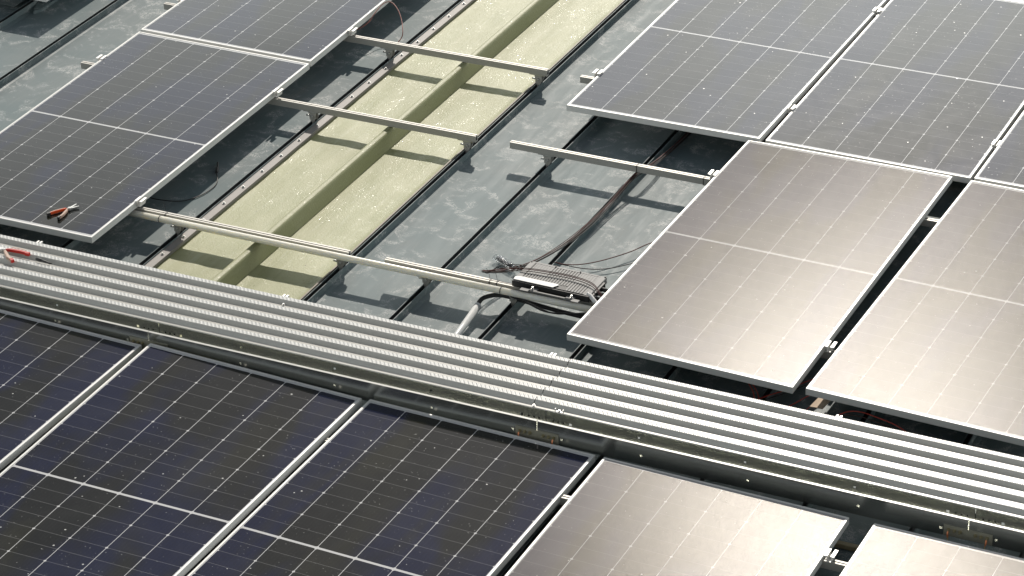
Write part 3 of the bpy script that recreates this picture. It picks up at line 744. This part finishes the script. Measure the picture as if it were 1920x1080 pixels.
# zip ties
for x, y, z, h, lab in ((-0.560, 0.392, -0.035, 0.040, 'black zip tie round rail and pipe left of the inverter'),
                   (-0.60, 0.392, -0.035, 0.040, 'second black zip tie on the rail, furthest left'),
                   (-0.432, 1.820, -0.035, 0.040, 'black zip tie holding the cables to the rail'),
                   (-0.052, 1.820, -0.035, 0.040, 'black zip tie next to the panel clamp on the cable rail'),
                   (-2.460, 0.385, -0.035, 0.040, 'black zip tie round the rail at the first pipe joint')):
    b = MB(); e = .0012
    b.box(x, x + .0035, y - e - .001, y - .001, z - h, z + e); b.box(x, x + .0035, y - e - .001, y + .0275, z + .0005, z + e + .0005); b.box(x, x + .0035, y + .0275, y + .0275 + e, z - h, z + e)
    b.box(x - .001, x + .0045, y - .006, y - e - .001, z - .006, z - .001)
    if x < -0.5 and y < 1: b.tube(curve([(x + .002, y + .01, z + .001), (x - .015, y + .03, z + .03), (x - .03, y + .035, z + .05)]), .001, 5)
    o = b.build('zip_tie', M_BLACK); tag(o, lab, 'zip tie', 'zip ties on the rails')

# ------------------------------------------------------------------ inverter (finned box on the rail)
ang = R(-1.0)
IO = Vector((-0.470, 0.392, -0.018))
root = thing('inverter', IO, 'grey finned metal inverter box mounted on the rail beside the cream pipe', 'inverter', rz=ang)
IW, ID = 0.412, 0.205
b = MB(); b.box(0, IW, 0, ID, -0.012, 0.004); b.build('housing', M_HEAT, root, bevel=0.002)
b = MB(); b.box(0.012, IW - 0.012, 0.008, ID - 0.010, 0.0042, 0.0195); b.build('fin_gap_shade', M_HEATD, root)  # black slab that paints the shade of deeper gaps between the fins
b = MB()
b.box(0, 0.030, 0.0, ID, 0.0045, 0.022); b.box(IW - 0.030, IW, 0.0, ID, 0.0045, 0.022)
b.box(0.030, IW - 0.030, ID - 0.014, ID, 0.0045, 0.022)
b.build('rim', M_HEAT, root, bevel=0.0015)
b = MB(); nf = 23; pit = (IW - 0.060) / nf
for k in range(nf):
    x = 0.030 + pit * k
    y0 = 0.006
    if k < 16: y0 = 0.046                       # the white plate covers the front of these
    b.box(x + pit * .45, x + pit * .98, y0, ID - 0.014, 0.0197, 0.0218)
b.build('cooling_fins', M_HEAT, root)
b = MB()
b.box(0.038, 0.135, 0.095, ID - 0.0145, 0.0196, 0.0208); b.box(0.280, 0.372, 0.100, ID - 0.0145, 0.0196, 0.0208)
b.build('filled_blocks', M_HEAT, root)
b = MB(); b.prism([(0.004, 0.002), (0.215, 0.002), (0.235, 0.034), (0.225, 0.040), (0.030, 0.040), (0.0, 0.030)], 0.0225, 0.0255); b.build('cover_plate', M_LABELW, root)
b = MB(); b.box(-0.002, IW + .002, -0.008, -0.0005, -0.012, 0.020); b.build('front_gasket', M_BLACK, root, bevel=.002)
b = MB()
for yy in (0.03, 0.075, 0.12): b.tube([(IW, yy, 0.0), (IW + 0.022, yy, 0.0), (IW + 0.040, yy, -0.004)], 0.011, 10)
b.box(IW + .0005, IW + 0.012, 0.01, 0.16, -0.012, 0.016); b.build('cable_glands', M_BLACK, root)
for k in range(4):
    b = MB(); b.tube([(0.006 + .133 * k, ID - .006, 0.0222), (0.006 + .133 * k, ID - .006, 0.0262)], 0.004, 8); b.build('screw', M_BLACK, root)
b = MB()
b.box(0.06, 0.105, -0.050, -0.022, 0.0, 0.004); b.box(0.115, 0.30, -0.040, -0.030, 0.0, 0.004); b.box(0.105, 0.145, -0.034, -0.008, 0.001, 0.005)
b.box(0.30, 0.345, -0.034, -0.008, 0.001, 0.005); b.box(0.335, 0.375, -0.052, -0.024, 0.0, 0.004)
b.box(0.06, 0.375, -0.030, -0.022, -0.010, 0.0)
b.build('mounting_bracket', M_HEAT, root, bevel=.001)
for x in (0.118, 0.328):
    b = MB(); b.tube([(x, -0.020, 0.005), (x, -0.020, 0.008)], 0.008, 12); b.tube([(x, -0.020, 0.008), (x, -0.020, 0.017)], 0.005, 6); b.build('bolt', M_STEEL, root)
for k in (0, 1):
    o = cable('white_plug', [(-0.075 + .016 * k, 0.405 - .008 * k, 0.004), (-0.045 + .016 * k, 0.385 - .008 * k, -0.006), (-0.02 + .016 * k, 0.368 - .008 * k, -0.016)], 0.0085, M_LABELW,
              ('rear' if k else 'front') + ' white plug where the cables meet the textured panel', 'plug', 'white plugs by the inverter')
# clear bag round spare connectors
root = thing('plastic_bag', (-0.68, 0.76, -0.145), 'clear plastic bag wrapped round spare connectors on the roof', 'bag')
b = MB()
pts = [(-0.090, 0.050, 0.0), (-0.06, 0.035, .004), (-0.02, 0.012, .004), (0.03, -0.012, .006), (0.06, -0.026, .010)]
b.tube(pts, 0.024, 10, taper=[.9, 1.05, .9, .95, .5]); bag = b.build('bag_film', M_BAG, root)
for v in bag.data.vertices: v.co.z *= .62; v.co.x += rnd.uniform(-.003, .003); v.co.y += rnd.uniform(-.003, .003)
for k, (ya, m) in enumerate(((.010, M_GREY), (-.006, M_BLACK))):
    b = MB(); b.tube([(-0.075, 0.045 + ya, 0), (-0.03, 0.018 + ya, 0), (-0.025, 0.015 + ya, 0), (0.03, -0.012 + ya, 0.003)], 0.007, 8, taper=[1, 1, .6, .8]); b.build('spare_connector', m, root)
b = MB()
for k in range(4): b.tube(curve([(0.045, -0.014 - .006 * k, .008), (0.10, -0.040 - .006 * k, .022), (0.16, -0.045 - .008 * k, .045)]), .003, 6)
b.build('spare_leads', M_BLACK, root)

# ------------------------------------------------------------------ tools
def pliers(name, loc_, rz, sc_l, label, red, grip, black_end, mir=1):
    root = thing(name, loc_, label, 'pliers', rz=rz); s = sc_l
    def P(pts): return [(x * s, y * s * mir) for x, y in pts]
    z0, z1 = 0.001, 0.016
    # two jaws ahead of the pivot (+x)
    b = MB(); b.prism(P([(-.012, -.004), (.012, .009), (.050, .020), (.052, .014), (.020, .0), (-.004, -.012)]), z0 + .003, z1 - .002); b.build('upper_jaw', M_STEEL, root, bevel=.001)
    b = MB(); b.prism(P([(-.012, .004), (.012, -.009), (.050, -.012), (.052, -.007), (.020, .001), (-.004, .012)]), z0 + .002, z1 - .004); b.build('lower_jaw', M_STEEL, root, bevel=.001)
    b = MB(); b.tube([(0, 0, z1 - .003), (0, 0, z1 + .001)], .006 * s, 12); b.build('pivot', M_STEEL, root)
    # handles
    h1 = P([(-.012, .008), (-.030, .018), (-.075, .024), (-.118, .022), (-.119, .010), (-.075, .010), (-.030, .004), (-.014, -.002)])
    h2 = P([(-.012, -.008), (-.026, -.024), (-.055, -.048), (-.092, -.064), (-.098, -.053), (-.063, -.035), (-.036, -.014), (-.016, .000)])
    for pts, nm in ((h1, 'upper_handle'), (h2, 'lower_handle')):
        b = MB(); b.prism(pts, z0, z1); h = b.build(nm, red if nm == 'upper_handle' else grip, root, bevel=.003)
        cx = sum(p[0] for p in pts[3:5]) / 2; cy = sum(p[1] for p in pts[3:5]) / 2
        dx = Vector((pts[4][0] - pts[3][0], pts[4][1] - pts[3][1])).normalized(); n = Vector((-dx.y, dx.x));
        if n.x > 0: n = -n
        b = MB(); e = .016 * s
        q = [(pts[3][0] - n.x * e, pts[3][1] - n.y * e), (pts[3][0] + n.x * .003, pts[3][1] + n.y * .003), (pts[4][0] + n.x * .003, pts[4][1] + n.y * .003), (pts[4][0] - n.x * e, pts[4][1] - n.y * e)]
        b.prism(q, z0 - .0005, z1 + .0006); b.build('grip_end', black_end, h)
        if nm == 'upper_handle':
            b = MB(); q2 = [(pts[1][0], pts[1][1] - .004 * s), (pts[2][0], pts[2][1] - .003 * s), (pts[3][0] + .02 * s, pts[3][1] - .003 * s), (pts[3][0] + .02 * s, pts[3][1] - .007 * s), (pts[2][0], pts[2][1] - .008 * s), (pts[1][0], pts[1][1] - .008 * s)]
            b.prism(q2, z1 - .001, z1 + .0008); b.build('grip_inlay', M_TAN, h)
    return root
pliers('pliers', (-2.889, 0.158, 0.0125), R(62), 1.0, 'orange and black wire pliers lying open on the solar panel', M_ORANGE, M_TAN, M_BLACK)
pliers('pliers', (-2.880, -0.440, 0.0740), R(177), 1.25, 'red handled pliers lying on the ribbed walkway at the left edge', M_REDPL, M_TAN, M_REDPL, -1)
root = thing('cable_plug', (-2.62, -0.460, 0.0745), 'small black cable plug lying on the walkway beside the red pliers', 'plug')
b = MB(); b.tube([(-.050, .006, .006), (-.046, .006, .008), (-.020, .002, .008), (-.017, .002, .008)], .009, 10, taper=[.8, 1, 1, .7]); b.build('plug_nut', M_BLACK, root)
b = MB(); b.tube([(-.017, .002, .008), (.012, -.002, .007), (.014, -.002, .007), (.042, -.008, .006)], .0065, 8, taper=[1, .9, .6, .6]); b.box(.012, .044, -.001, .003, .003, .009); b.build('plug_body', M_BLACK, root)

# ------------------------------------------------------------------ scraps
root = thing('cardboard_scrap', (1.228, 0.09, -0.118), 'torn piece of tan cardboard in the dark slot behind the walkway', 'scrap')
b = MB(); b.prism([(-.025, -.060), (-.015, .028), (.000, .045), (.010, .075), (.014, .045), (.020, .032), (.033, .040), (.045, .090), (.052, .088), (.044, .030), (.036, -.055)], 0, 0.004)
b.build('torn_sheet', M_CARD, root)
root = thing('wood_batten', (1.71, -0.90, ZR + .012), 'weathered green-grey wood batten at the gap between the two glaring panels', 'scrap')
b = MB(); b.box(-.09, .16, -.014, .014, -.010, .012); b.build('batten', M_WOOD, root, bevel=.002)

# flashing pieces in the top left corner
root = thing('roof_flashing', (-4.9, 2.7, ZR), 'dark folded sheet metal flashing lapped over a seam at the top left corner', 'flashing')
b = MB()
b.prism([(-.60, -.125), (-.013, -.125), (-.006, .6), (-.60, .6)], .012, .016)
b.prism([(.075, -.02), (.14, -.155), (.17, -.10), (.15, .30), (.05, .6), (.06, .05)], .0, .020)
b.build('lap_sheet', M_ROOF, root, bevel=.002)
b = MB(); b.sheet([(-.004, .016), (.030, .050), (.075, .055), (.110, .030), (.13, .012)], 'y', -.02, .6, n=6); o = b.build('saddle', M_ROOF, root, smooth=True)
